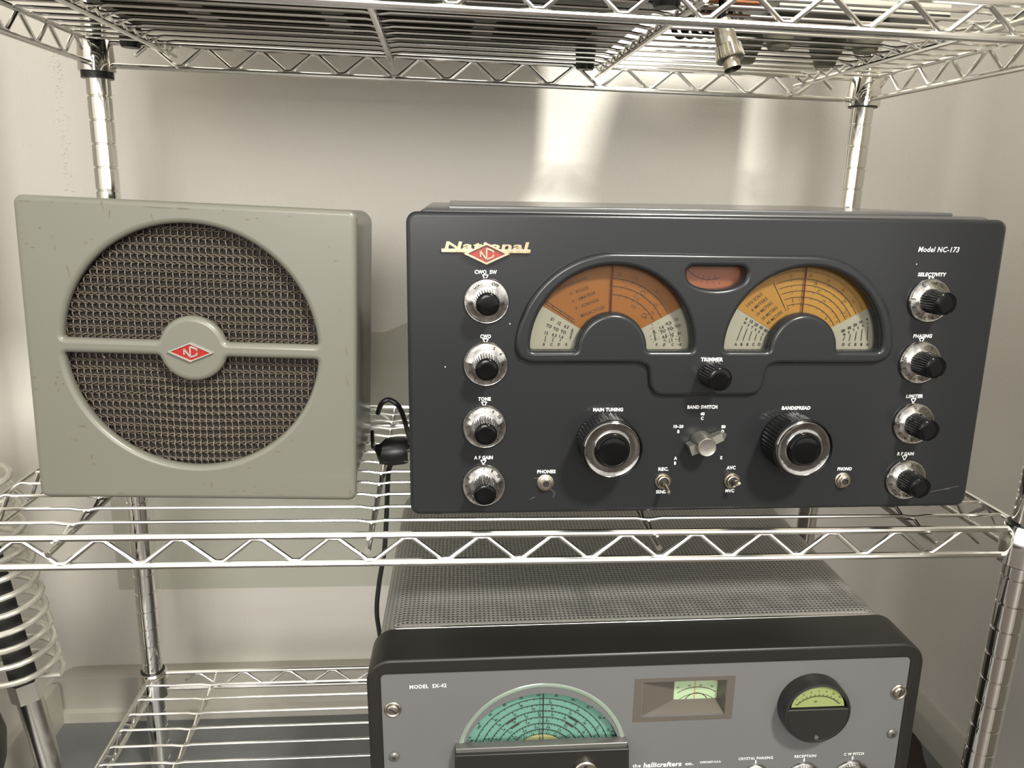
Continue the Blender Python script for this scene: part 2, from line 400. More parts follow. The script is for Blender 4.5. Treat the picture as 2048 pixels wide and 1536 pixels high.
def make_shelf(zl, first):
    z = zl + RZ; zt = z + .95
    sh = bpy.data.objects.new('wire_shelf', None); COL.objects.link(sh); sh.parent = rack
    pk = [2.29 + 2.346 * i for i in range(14)]
    for y in (0, DY):
        g = MB(); g.tube([(0, y, z), (WX, y, z)], .12, 10); g.tube([(0, y, zt), (WX, y, zt)], .115, 10)
        s = .1 if y < 0 else -.1
        g.tube(zig(0, WX, z + .1, zt - .08, pk, y, 'x'), .075, 8)
        g.build('edge_truss', 'chrome', sh)
    pky = [DY + 1.95 + 2.16 * i for i in range(6)]
    for x in (0, WX):
        g = MB(); g.tube([(x, 0, z), (x, DY, z)], .12, 10); g.tube([(x, 0, zt), (x, DY, zt)], .115, 10)
        g.tube(zig(0, 0, z + .1, zt - .08, pky, x, 'y'), .075, 8)
        g.build('edge_truss', 'chrome', sh)
    for x in (3.25, 12.75, 22.1, 31.7):
        g = MB(); g.tube([(x, .28, zt - .42), (x, DY - .3, zt - .42)], .10, 8)
        w = [(x, -k * 1.13 / 2, zt - .12 if k % 2 == 0 else zt - .34) for k in range(0, 27)]
        g.tube(w, .06, 6); g.build('cross_brace', 'chrome', sh)
    for k in range(1, 13):
        y = -1.13 * k
        g = MB(); pts = [(-.12, y, zt - .02), (.25, y, zt + .03), (.5, y, zt)]
        for x in (3.25, 12.75, 22.1, 31.7):
            pts += [(x - .45, y, zt), (x - .12, y, zt - .05), (x + .12, y, zt - .05), (x + .45, y, zt)]
        pts += [(WX - .5, y, zt), (WX - .25, y, zt + .03), (WX + .12, y, zt - .02)]
        g.tube(pts, .06, 8)
        g.build('shelf_wire', 'chrome', sh)
    for x in (0, WX):
        for y in (0, DY):
            g = MB(); g.lathe([(.52, z - .28), (.76, z - .28), (.74, z + .3), (.70, zt + .12), (.66, zt + .18), (.52, zt + .18)], 'z', (x, y, 0), n=32)
            c = g.build('corner_collar', 'post', sh, smooth=50)
            g = MB()
            if first and x == 0 and y == 0: g.lathe([(.51, z - .56), (.66, z - .56), (.66, z - .28), (.51, z - .28)], 'z', (x, y, 0), n=28)
            else: g.lathe([(.51, z - .34), (.66, z - .34), (.66, z - .27), (.51, z - .27)], 'z', (x, y, 0), n=28)
            g.build('clip_ring', 'black_plastic', sh)
            g = MB(); g.lathe([(.502, zt + .10), (.60, zt + .10), (.60, zt + .2), (.502, zt + .2)], 'z', (x, y, 0), n=28)
            g.build('clip_ring', 'black_plastic', sh)
for i, k in enumerate('umb'): make_shelf(ZL[k], i == 0)

# ------------------------------------------------------------------ loudspeaker
SW, SH = 10.38, 9.84
spk = thing('speaker_cabinet', 'light grey steel speaker cabinet with round woven grille split by a bar', 'speaker', org=(1.7355, -12.137, -13.84),
            axes=((.99983, -.0011, -.0182), (.0008, .99986, -.0165), (.0182, .0165, .9997)))
CX, CZ, CR = 5.12, 5.19, 4.0
def half_hole(sign):
    zb = CZ + sign * .245; hub = 1.08
    a = math.degrees(math.asin(.245 / CR)); ah = math.degrees(math.asin(.245 / hub))
    pts = []
    for k in range(61): t = a + (180 - 2 * a) * k / 60; pts.append((CX + CR * cos(rad(t)), CZ + sign * CR * sin(rad(t))))
    for k in range(25): t = 180 - ah - (180 - 2 * ah) * k / 24; pts.append((CX + hub * cos(rad(t)), CZ + sign * hub * sin(rad(t))))
    if sign < 0: pts = pts[::-1]
    return smooth_loop(pts, .07)
g = MB(); g.plate(rrect(0, SW, 0, SH, .28), [half_hole(1), half_hole(-1)], 0, .42, .17, res=5)
front_mb = g
g = MB(); g.plate(rrect(.06, SW - .06, .06, SH - .06, .3), [circ(CX, CZ, 4.25)], .43, .8, 0.0)
g.plate(rrect(.10, SW - .10, .10, SH - .10, .5), [], .70, 7.0, .25)
g.build('cabinet_shell', 'spk', spk, smooth=60)
g = MB()
pitch_x, pitch_z, R2 = .212, .272, 4.12
nx = int(R2 / pitch_x); nz = int(R2 / pitch_z)
for i in range(-nz, nz + 1):
    z0 = CZ + i * pitch_z; hw = math.sqrt(max(0, R2 ** 2 - (i * pitch_z) ** 2))
    if hw < .3: continue
    for s in (-1, 1):
        pts = []; n = int(2 * hw / (pitch_x / 4))
        for k in range(n + 1):
            x = CX - hw + 2 * hw * k / n; ph = x / pitch_x * pi
            sag = -.10 * math.exp(-((x - CX) / 1.6) ** 2) * (1 if i < -3 else 0)
            pts.append((x, .50 + s * .028 * cos(ph * 2), z0 + sag + s * .022 * cos(ph * 2 + i) + s * .030))
        g.tube(pts, .034, 5, cap=False)
for i in range(-nx, nx + 1):
    x0 = CX + i * pitch_x; hh = math.sqrt(max(0, R2 ** 2 - (i * pitch_x) ** 2))
    if hh < .3: continue
    pts = []; n = int(2 * hh / (pitch_z / 4))
    for k in range(n + 1):
        z = CZ - hh + 2 * hh * k / n; ph = (z - CZ) / pitch_z * pi
        pts.append((x0 + .012 * sin(ph * 3 + i), .485 + .035 * sin(ph * 2 + 1.2), z))
    g.tube(pts, .021, 5, cap=False, mi=1)
g.build('grille_weave', ['strand', 'strand2'], spk, smooth=80)
g = MB(); g.plate(circ(CX, CZ, 4.2), [], .58, .66); g.build('grille_backing', 'cloth', spk)
def diamond(cx, cz, a, b): return [(cx - a, cz), (cx, cz - b), (cx + a, cz), (cx, cz + b)]
def nc_letters(g, cx, cz, h, w, y, mi):
    t = .045
    z0, z1 = cz - h / 2, cz + h / 2
    def st(a, b_): 
        d = Vector((b_[0] - a[0], b_[1] - a[1])); d.normalize(); nx_, nz_ = -d.y * t / 2, d.x * t / 2
        q = [(a[0] + nx_, a[1] + nz_), (a[0] - nx_, a[1] - nz_), (b_[0] - nx_, b_[1] - nz_), (b_[0] + nx_, b_[1] + nz_)]
        g.plate(q, [], y - .03, y + .01, 0, mi)
    x0 = cx - w * .38; x1 = cx + w * .0
    st((x0, cz + h * .28), (x0, cz - h * .22)); st((x0, cz + h * .28), (x1, cz - h * .42)); st((x1, cz - h * .42), (x1, cz + h * .5))
    st((x1, cz + h * .5), (cx + w * .42, cz + h * .28)); st((cx + w * .42, cz + h * .30), (cx + w * .42, cz + h * .14))
    st((x1, cz - h * .42), (cx + w * .42, cz - h * .2)); st((cx + w * .42, cz - h * .2), (cx + w * .42, cz - h * .02))
em = MB(); em.plate(diamond(5.08, 5.10, .71, .315), [diamond(5.08, 5.10, .63, .275)], -.10, -.002, 0)
em.plate(diamond(5.08, 5.10, .70, .31), [], -.05, -.002, 0); nc_letters(em, 5.08, 5.10, .38, .5, -.06, 0)
e_ = em.build('emblem', 'silver', spk)
g = MB(); g.plate(diamond(5.08, 5.10, .625, .27), [], -.062, -.04, 0); g.build('enamel_fill', 'red', e_)
# chips and scratches in the grey paint
chips = [(92, 55, 12, 6), (120, 70, 26, 4), (470, 95, 5, 38), (505, 135, 5, 40), (183, 198, 9, 8), (80, 218, 4, 10), (86, 245, 8, 6), (122, 268, 14, 5), (150, 285, 16, 5), (240, 235, 3, 16), (252, 290, 5, 14), (390, 268, 3, 22), (400, 265, 3, 20),
         (313, 390, 5, 55), (700, 100, 60, 4), (760, 102, 70, 4), (850, 103, 50, 7), (705, 160, 3, 50), (1155, 165, 16, 6), (1200, 160, 10, 6), (1355, 150, 14, 3), (1548, 285, 7, 6), (1580, 348, 18, 4), (1603, 572, 8, 8), (380, 1122, 34, 8), (350, 1190, 20, 5), (425, 1275, 8, 26), (432, 1310, 18, 6),
         (265, 885, 12, 14), (258, 915, 7, 18), (290, 915, 8, 14), (272, 860, 10, 6), (270, 945, 5, 24), (140, 885, 10, 10), (155, 940, 8, 10), (158, 1036, 6, 6), (480, 788, 8, 8), (795, 852, 14, 8), (1635, 760, 4, 60), (1638, 900, 4, 50), (1368, 1192, 8, 10), (1300, 1250, 30, 6), (1165, 1330, 20, 5), (985, 1415, 6, 30), (950, 1410, 10, 5),
         (1090, 1450, 40, 4), (1140, 1447, 20, 5), (1190, 1425, 8, 8), (1215, 1460, 50, 3), (1310, 1478, 60, 3), (1655, 1450, 10, 14), (1670, 1462, 20, 5), (345, 40, 10, 4), (560, 1460, 30, 4), (420, 250, 6, 5), (1040, 110, 4, 12), (330, 1188, 10, 5), (238, 75, 7, 5)]
g = front_mb
def spk_xy(u, v):   # crop coordinates -> cabinet inches (bilinear over the four corners)
    px, py = u / 2.3625, 370 + v / 2.3625
    s_ = (px - 22 - (py - 391) * .095) / (692 - (py - 391) * .098); top = 391 + s_ * 33; bot = 998 + s_ * 7
    return s_ * SW, (bot - py) / (bot - top) * SH
for (u, v, w, h) in chips:
    x, z = spk_xy(u, v); x = min(max(x, .2), SW - .2); z = min(max(z, .2), SH - .2)
    w_, h_ = w / 2.36 / 63 * .6, h / 2.36 / 63 * .6
    n = 7; pts = []
    sl = random.uniform(-.3, .3)
    for k in range(n):
        a = 2 * pi * k / n; q = random.uniform(.6, 1.2)
        pts.append((x + q * w_ * cos(a) + sl * h_ * sin(a), z + q * h_ * sin(a)))
    g.poly(pts, -.004, 1)
g.build('front_panel', ['spk', 'chip'], spk, smooth=60)
# ------------------------------------------------------------------ dark grey radio receiver
RW, RH = 18.94, 9.64
rx = thing('radio_receiver', 'dark grey radio receiver with two amber half-round dials on the middle shelf', 'radio', org=(14.0466, -14.0124, -13.75),
           axes=((.9998, -.0139, .0154), (.0142, .9997, -.022), (-.0151, .0223, .9996)))
DL, DR, DZ, RO, RI = 6.37, 12.57, 5.52, 2.57, 1.13
def window_loop(cx, ro=RO, ri=RI, zb=5.44, sg=.075):
    pts = []
    ao = math.degrees(math.asin((zb - DZ) / ro)); ai = math.degrees(math.asin((zb - DZ) / ri))
    for k in range(61): t = ao + (180 - 2 * ao) * k / 60; pts.append((cx + ro * cos(rad(t)), DZ + ro * sin(rad(t))))
    for k in range(41): t = 180 - ai - (180 - 2 * ai) * k / 40; pts.append((cx + ri * cos(rad(t)), DZ + ri * sin(rad(t))))
    return smooth_loop(pts, sg)
def meter_loop():
    pts = [(8.72, 8.1), (8.6, 7.95), (8.62, 7.78)]
    for k in range(1, 14): t = pi + pi * k / 14; pts.append((9.55 + .95 * cos(t), 7.82 + .44 * sin(t)))
    pts += [(10.48, 7.78), (10.5, 7.95), (10.38, 8.1)]
    return smooth_loop(pts, .05)
holes = [window_loop(DL), window_loop(DR), meter_loop()]
g = MB(); g.plate(rrect(0, RW, 0, RH, .33), holes, 0, .40, .13, res=4)
for x0, z0, x1, z1 in ((4.55, .85, 4.7, .72), (4.7, .72, 4.66, .55), (3.9, .5, 4.05, .58), (17.6, .55, 18.6, .75), (17.9, .62, 18.3, .66), (4.0, 1.22, 4.2, 1.24)): g.seg(x0, z0, x1, z1, .015, -.008, 1)
for x, z in ((16.06, 8.23), (1.15, 4.92), (3.15, 6.28)): g.poly(circ(x, z, .018, 8), -.01, 2)
g.build('front_panel', ['panel', 'pot', 'white_ink'], rx, smooth=60)
# raised embossed surround
esc = []
for k in range(41): t = 90 + 88 * k / 40; esc.append((DL - .03 + 3.03 * cos(rad(t)), 5.47 + 3.03 * sin(rad(t))))
esc += [(3.32, 5.5), (3.42, 5.22), (3.8, 5.06), (7.25, 5.06), (7.52, 4.95), (7.58, 4.75), (7.62, 4.3), (7.8, 4.05), (8.1, 3.98), (10.95, 3.98), (11.2, 4.05), (11.36, 4.3), (11.4, 4.75), (11.46, 4.95), (11.7, 5.04), (15.05, 5.04), (15.45, 5.2), (15.58, 5.5)]
for k in range(41): t = 2 + 88 * k / 40; esc.append((DR + 3.0 * cos(rad(t)), 5.47 + 3.0 * sin(rad(t))))
g = MB(); g.plate(smooth_loop(esc, .07), [window_loop(DL, RO + .02, RI - .02), window_loop(DR, RO + .02, RI - .02), meter_loop()], -.17, .17, .13, res=5)
g.build('dial_surround', 'panel', rx, smooth=60)
def level(g):   # the case stands level behind the leaning panel
    g.v = [(x, y, z + max(0, y) * .022 * z / RH) for x, y, z in g.v]; return g
g = MB(); g.plate(rrect(.30, RW - .12, .08, RH + .06, .3), [], .62, 12.3, .10)
g.plate(rrect(.12, RW - .12, .08, RH - .12, .3), [rrect(1.2, RW - 1.2, 1.2, RH - .6, .3)], .38, .66, 0)
level(g); g.build('cabinet', 'cabinet', rx, smooth=60)
g = MB()
for x in (.9, RW - .9):
    for y, b0 in ((1.0, -.26), (11.4, -.02)):
        g = MB(); g.lathe([(.30, b0), (.36, .12)], 'z', (x, y, 0), n=20); g.build('rubber_foot', 'black_plastic', rx)
g = MB(); g.plate([(1.30, .85), (17.6, .85), (17.6, 10.9), (1.30, 10.9)], [], -.07, .07, .05)
lid = MB(); lid.add([(x, z, RH + .10 - y) for x, y, z in g.v], [f[::-1] for f in g.f]); level(lid); lid.build('top_lid', 'cabinet', rx)
# dials
def dial(cx, matn, kind):
    g = MB(); g.plate(window_loop(cx, RO + .18, RI - .18, DZ - .3), [], .42, .47, 0)
    d = g.build('dial_plate', 'cream', rx)
    g = MB(); n = 60; vs = []; fs = []
    a0, a1 = (28.5, 149.5)
    for k in range(n + 1):
        a = rad(a0 + (a1 - a0) * k / n)
        for r in (RI - .1, RO + .1): vs.append((cx + r * cos(a), .41, DZ + r * sin(a)))
    for k in range(n): fs.append((2 * k, 2 * k + 1, 2 * k + 3, 2 * k + 2))
    g.add(vs, fs); g.build('scale_card', matn, d, smooth=0)
    g = MB(); Y = .40
    def T(s, r, a, h, mi, rot=None, w=None, bold=.0):
        g.text(s, cx + r * cos(rad(a)), DZ + r * sin(rad(a)), h, w, (a - 90) if rot is None else rot, Y, bold, 0, mi)
    if kind == 'L':
        for r in (2.14, 1.90, 1.64): g.arc(cx, DZ, r, 29, 89, .022, Y)
        g.seg(cx, DZ + 1.1, cx + .01, DZ + 2.2, .03, Y)
        for r in (2.22, 2.5):
            for k in range(30): a = 30 + 2 * k; g.seg(cx + r * cos(rad(a)), DZ + r * sin(rad(a)), cx + (r + .05) * cos(rad(a)), DZ + (r + .05) * sin(rad(a)), .012, Y)
        for r in (2.14, 1.90, 1.64):
            for k, a in enumerate((80, 72, 64, 56, 48, 40, 34)):
                g.seg(cx + r * cos(rad(a)), DZ + r * sin(rad(a)), cx + (r - .07) * cos(rad(a)), DZ + (r - .07) * sin(rad(a)), .018, Y)
        for s, r, a in (('25', 2.3, 84), ('30', 2.3, 70), ('35', 2.3, 50), ('11', 1.98, 76), ('20', 1.98, 42), ('11.5', 1.74, 62), ('10', 1.74, 38), ('4.5', 1.47, 60), ('4', 1.47, 38)): T(s, r, a, .1, 0)
        for r, a in ((1.98, 59), (1.47, 42)): g.arc(cx + r * cos(rad(a)), DZ + r * sin(rad(a)), .07, 0, 360, .02, Y, n=16)
        for s, a, b_, w in (('LOGGING SCALE', 5.12, 7.52, .95), ('P - POLICE', 5.36, 7.28, .6), ('A - AMATEUR', 5.50, 7.08, .78), ('F - FOREIGN', 5.62, 6.86, .75), ('MEGACYCLES', 5.80, 6.63, .8)):
            g.text(s, a, b_, .105, w, 22, Y, .004, 0, 0)
        for r0 in (0, .09): g.seg(cx + 1.35 * cos(rad(147)), DZ + 1.35 * sin(rad(147)) + r0, cx + 2.5 * cos(rad(147)), DZ + 2.5 * sin(rad(147)) + r0, .022, Y)
        for q in (1.6, 1.9, 2.2): g.seg(cx + q * cos(rad(147)), DZ + q * sin(rad(147)), cx + q * cos(rad(147)), DZ + q * sin(rad(147)) + .09, .02, Y)
        # cream corner tables
        for (s, a, b_) in (('31', 4.53, 6.38), ('12', 4.75, 6.25), ('4.3', 4.98, 6.14), ('TO', 4.43, 6.16), ('TO', 4.65, 6.06), ('TO', 4.89, 5.97), ('12', 4.35, 5.94), ('4.3', 4.60, 5.87), ('1.6', 4.83, 5.82), ('B', 4.28, 5.57), ('C', 4.52, 5.57), ('D', 4.76, 5.57), ('E', 5.0, 5.57), ('B', 5.18, 6.03), ('C', 5.16, 5.94), ('S', 5.14, 5.85), ('T', 5.12, 5.76)):
            g.text(s, a, b_, .10 if len(s) > 1 else .085, None, -18 if b_ > 5.7 else 0, Y, .03, 0, 1)
        for (s, a, b_) in (('1.6', 8.06, 6.13), ('4.3', 8.27, 6.26), ('12', 8.52, 6.39), ('TO', 8.11, 6.0), ('TO', 8.34, 6.08), ('TO', 8.58, 6.17), ('4.3', 8.17, 5.83), ('12', 8.41, 5.89), ('31', 8.64, 5.93), ('E', 7.93, 5.57), ('D', 8.19, 5.57), ('C', 8.45, 5.57), ('B', 8.71, 5.57), ('B', 7.82, 6.0), ('C', 7.84, 5.91), ('S', 7.86, 5.82), ('T', 7.88, 5.73)):
            g.text(s, a, b_, .10 if len(s) > 1 else .085, None, 18 if b_ > 5.7 else 0, Y, .03, 0, 1)
        for (x, z, l) in ((4.31, 5.74, .18), (4.55, 5.72, .13), (4.79, 5.70, .08)): g.seg(x + .02, z + l / 2, x, z - l / 2, .022, Y, 1)
        for (x, z, l) in ((8.68, 5.74, .18), (8.43, 5.72, .13), (8.18, 5.70, .08)): g.seg(x - .02, z + l / 2, x, z - l / 2, .022, Y, 1)
        for k in range(90):   # flaking print
            x, z, q = random.uniform(7.7, 8.75), random.uniform(5.52, 6.3), random.uniform(.006, .02)
            g.poly([(x - q, z), (x, z - q), (x + q * 1.4, z), (x, z + q)], Y, 1)
    else:
        for i, r in enumerate((2.18, 1.99, 1.80, 1.60, 1.38)): g.arc(cx, DZ, r, 29, 113 - i, .022, Y)
        g.seg(cx + 1.36 * cos(rad(112)), DZ + 1.36 * sin(rad(112)), cx + 2.26 * cos(rad(115)), DZ + 2.26 * sin(rad(115)), .024, Y)
        for k in range(84): a = 30 + 1.0 * k; g.seg(cx + 2.40 * cos(rad(a)), DZ + 2.40 * sin(rad(a)), cx + (2.46 if k % 5 else 2.5) * cos(rad(a)), DZ + (2.46 if k % 5 else 2.5) * sin(rad(a)), .012, Y)
        for s, a in (('10', 100), ('20', 84), ('30', 68), ('40', 53), ('50', 40)): T(s, 2.30, a, .09, 0)
        for s, r, a in (('28', 2.08, 78), ('29', 2.08, 45), ('27', 1.89, 72), ('27.5', 1.89, 34), ('14', 1.68, 62), ('6', 1.50, 100), ('7', 1.50, 92), ('7', 1.50, 32), ('3.5', 1.29, 110), ('4', 1.29, 45)): T(s, r, a, .1, 0)
        for r in (2.18, 1.99, 1.80, 1.60, 1.38):
            for a in (100, 88, 77, 66, 56, 46, 38): g.seg(cx + r * cos(rad(a)), DZ + r * sin(rad(a)), cx + (r - .06) * cos(rad(a)), DZ + (r - .06) * sin(rad(a)), .018, Y)
        for i, s in enumerate(('LOG SCALE', '6 METERS', '10 METERS', '20 METERS', '40 METERS', '80 METERS')):
            g.text(s, 11.03 + .18 * i, 7.03 - .145 * i, .11, .62, 41, Y, .006, 0, 0)
        for (xn, dn, xl, dl, xb, db, r_) in ((10.83, .17, 10.79, .126, 10.54, .197, -18), (14.87, -.19, 14.91, -.15, 14.99, -.205, 18)):
            for i, s in enumerate(('6', '10', '20', '40', '80')):
                g.text(s, xn + dn * i, 6.42 - .097 * i, .10, None, r_, Y, .03, 0, 1)
                x0 = xl + (xb - xl) * .3 + (dl + (db - dl) * .3) * 1.12 * i; x1 = xb + db * i + (.03 if r_ < 0 else -.03)
                g.seg(x0, 6.18 - .085 * i, x1, 5.70, .022, Y, 1)
                g.text('ABBCD'[i], xb + db * i, 5.58, .095, None, 0, Y, .03, 0, 1)
            for j_, s in enumerate('METERS' if r_ < 0 else 'SRETEM'): g.text(s, xl + dl * j_, 6.28 - .074 * j_, .08, None, r_, Y, .03, 0, 1)
    g.build('scale_markings', ['brown_ink', 'black_ink'], d, smooth=0)
    g = MB(); xo = 0 if kind == 'L' else .05
    g.box(cx + xo - .018, cx + xo + .018, .30, .33, DZ + 1.0, DZ + 2.55); g.build('pointer', 'red_line', d, smooth=0)
    g = MB(); g.plate(window_loop(cx, RO + .1, RI - .1, DZ - .2), [], .20, .23, 0)
    g.build('window_pane', 'glass', rx)
dial(DL, 'amber', 'L'); dial(DR, 'gold', 'R')
g = MB(); g.box(8.4, 10.7, .42, .48, 7.2, 8.25); d = g.build('meter_plate', 'meter_card', rx, smooth=0)
g = MB(); g.arc(9.5, 8.6, .95, 222, 290, .02, .41, n=20)
for k in range(6): a = 222 + 12 * k; g.seg(9.5 + .95 * cos(rad(a)), 8.6 + .95 * sin(rad(a)), 9.5 + .82 * cos(rad(a)), 8.6 + .82 * sin(rad(a)), .016, .41)
for k, s in enumerate('13579'): g.text(s, 9.05 + .2 * k, 7.62 - .02 * k, .08, None, 0, .41)
g.build('scale_markings', 'brown_ink', d, smooth=0)
g = MB(); g.box(8.5, 10.6, .22, .24, 7.25, 8.2); g.build('window_pane', 'glass', rx, smooth=0)

# printing on the panel
for s, x, z, w in (('CWO  SW', 2.39, 7.87, .68), ('CWO', 2.40, 5.89, .33), ('TONE', 2.38, 3.89, .40), ('A F GAIN', 2.36, 1.95, .60),
                   ('SELECTIVITY', 16.62, 7.91, .95), ('PHASING', 16.58, 5.93, .64), ('LIMITER', 16.58, 3.92, .58), ('R F GAIN', 16.54, 1.93, .58),
                   ('MAIN TUNING', 6.35, 3.52, .97), ('BANDSPREAD', 12.58, 3.54, .97), ('BAND SWITCH', 9.44, 3.59, .99), ('PHONES', 4.41, 1.45, .6), ('PHONO', 14.47, 1.42, .5),
                   ('REC.', 8.28, 1.49, .34), ('AVC', 10.56, 1.51, .30), ('SEND', 8.25, .70, .34), ('MVC', 10.58, .70, .3)):
    g = MB(); g.text(s, x, z, .115, w, 0, -.012, .035, .12 if x > 12 else 0); g.build('control_label', 'white_ink', rx, smooth=0)
g = MB(); g.text('TRIMMER', 9.58, 5.19, .125, .72, 0, -.182, .035); g.build('control_label', 'white_ink', rx, smooth=0)
for s, x, z in (('40', 9.46, 3.36), ('C', 9.46, 3.21), ('10–20', 8.69, 2.94), ('B', 8.70, 2.77), ('80', 10.19, 2.92), ('D', 10.18, 2.76), ('A', 8.66, 1.86), ('B', 8.66, 1.69), ('E', 10.20, 1.86)):
    g = MB(); g.text(s, x, z, .105, None, 0, -.012, .03); g.build('band_mark', 'white_ink', rx, smooth=0)
g = MB(); g.text('Model NC-173', 16.73, 8.70, .17, 1.36, 0, -.012, .008, .22); g.build('model_name', 'white_ink', rx, smooth=0)
for x, z in ((2.38, 7.73), (2.40, 5.76), (2.37, 3.74), (2.36, 1.81), (16.60, 7.78), (16.56, 5.80), (16.56, 3.78), (16.52, 1.80)):
    a, b_, c = (x - .085, z + .05), (x + .085, z + .05), (x, z - .10)
    g = MB()
    for p, q in ((a, b_), (b_, c), (c, a)): g.seg(*p, *q, .028, -.012)
    g.build('pointer_mark', 'white_ink', rx, smooth=0)
# maker's badge
g = MB(); g.plate([(1.04, 8.44), (3.75, 8.43), (3.75, 8.56), (1.04, 8.57)], [], -.10, -.002, .02)
g.text('National', 2.42, 8.545, .235, 2.55, 0, -.055, .03, .12, 0, .12, base=True)
bd = MB(); bd.v, bd.f, bd.m = g.v, g.f, g.m
bd.plate(diamond(2.405, 8.415, .72, .335), [diamond(2.405, 8.415, .55, .25)], -.20, -.002, .02)
bd.plate(diamond(2.405, 8.415, .66, .30), [], -.12, -.002, 0); nc_letters(bd, 2.405, 8.405, .36, .48, -.14, 0)
bo = bd.build('maker_badge', 'badge', rx)
g = MB(); g.plate(diamond(2.405, 8.415, .56, .255), [], -.132, -.11, 0); g.build('enamel_fill', 'red', bo)

# small control knobs
def small_knob(marks, mi_ink='black_ink', trim=False):
    g = MB()
    g.lathe([(.36, -.05), (.40, -.16, .035), (.395, -.30, .035), (.365, -.84, .03), (.355, -.875, .01), (.345, -.90, .0), (.335, -.91), (.325, -.895), (.32, -.89)], 'y', (0, 0, 0), 168, 0, 28)
    k = g.build('control_knob', 'ribbed_black', rx, smooth=60)
    g = MB(); g.lathe([(.318, -.86), (.318, -.905), (.305, -.915), (.20, -.92), (.08, -.922)], 'y', n=48); g.build('knob_cap', 'gloss_black', k)
    if not trim:
        g = MB(); g.lathe([(.70, -.02), (.70, -.075), (.675, -.10), (.655, -.095), (.46, -.17), (.43, -.19), (.40, -.19)], 'y', n=64)
        for i, s in enumerate(marks):
            if not s: continue
            a = 90 - i * 27; r = .575
            yy = -.10 - .175 * (.655 - r) * 2.2 - .02
            g.text(s, r * cos(rad(a)), r * sin(rad(a)), .10, None, a - 90, yy - .01, .02, 0, 1)
        g.build('knob_skirt', ['chromeknob', mi_ink], k, smooth=50)
    return k
spots = [(2.42, 6.99, ['', 'OFF', '', '', '', '', '', '', '', '', '', '', 'ON'], 0), (2.41, 5.02, ['', '5', '4', '3', '2', '1', '0', '1', '2', '3'], 0), (2.39, 2.99, ['5', '4', '10', '9', '8', '7', '6', '', '', '3', '5', '4'], 0),
         (2.38, 1.02, ['6', '8', '10', '9', '', '0', '', '2', '4', '5', '4', '3'], 0), (16.62, 7.08, ['OFF', '10', '', '', '', '', '4', '3', '2', '1', '0', '', 'C'], 5), (16.58, 5.06, ['', '8', '7', '6', '', '4', '3', '2', '1', '0', 'OFF'], 8),
         (16.65, 2.99, ['0', '1', '2', '3', '4', '5', '6', '7', '8', '9', '10'], -6), (16.64, 1.03, ['0', '10', '9', '8', '7', '6', '5', '4', '3', '2', '1'], 12)]
for x, z, mk, rot in spots:
    k = small_knob(mk); k.location = (x * S, -.01 * S, z * S); k.rotation_euler = (0, rad(rot), 0)
k = small_knob([], trim=True); k.name = 'trimmer_knob'; k.location = (9.58 * S, -.12 * S, 4.73 * S); k.scale = (1.08, 1.02, 1.08)
# the two large tuning knobs
def big_knob(name):
    g = MB()
    g.lathe([(.88, 0), (.93, -.06, .04), (.945, -.12, .045), (.945, -1.02, .045), (.965, -1.06), (.965, -1.14), (.945, -1.18), (.925, -1.19), (.915, -1.15), (.90, -1.14)], 'y', (0, 0, 0), 240, 0, 48)
    k = g.build(name, 'ribbed_black', rx, smooth=55)
    g = MB(); g.lathe([(.90, -1.12), (.90, -1.155), (.86, -1.18), (.84, -1.165), (.60, -1.15), (.56, -1.17), (.53, -1.16)], 'y', n=72)
    g.build('knob_ring', 'ring', k, smooth=40)
    g = MB(); g.lathe([(.54, -1.13), (.54, -1.24), (.52, -1.30), (.47, -1.34), (.44, -1.33), (.42, -1.335), (.25, -1.35), (.08, -1.355)], 'y', n=56)
    g.build('knob_boss', 'gloss_black', k, smooth=40)
    return k
a = big_knob('main_tuning_knob'); a.location = (6.29 * S, -.02 * S, 2.53 * S)
bk = copy_tree(a, rx); bk.name = 'bandspread_knob'; bk.location = (12.40 * S, -.02 * S, 2.50 * S); bk.rotation_euler = (0, .8, 0)
# band switch
g = MB(); g.lathe([(.36, 0), (.36, -.3), (.30, -.68), (.28, -.70), (.26, -.69), (.05, -.69)], 'y', n=40)
A = rad(22); ca, sa = cos(A), sin(A)
def bar(g, r0, r1, w0, w1, y0, y1a, y1b):
    vs = []
    for (r, w, yy) in ((r0, w0, y1a), (r1, w1, y1b)):
        for sg in (-1, 1):
            for y in (y0, yy): vs.append((r * ca - sg * w * sa, y, r * sa + sg * w * ca))
    g.add(vs, [(0, 1, 3, 2), (4, 6, 7, 5), (0, 4, 5, 1), (2, 3, 7, 6), (0, 2, 6, 4), (1, 5, 7, 3)])
bar(g, 0, .66, .14, .13, -.03, -.48, -.34); bar(g, .66, .82, .13, .02, -.03, -.34, -.24)
bar(g, 0, -.50, .165, .165, -.03, -.48, -.48)
k = g.build('band_switch_knob', 'pot', rx, loc=(9.46, -.01, 2.43), smooth=30)
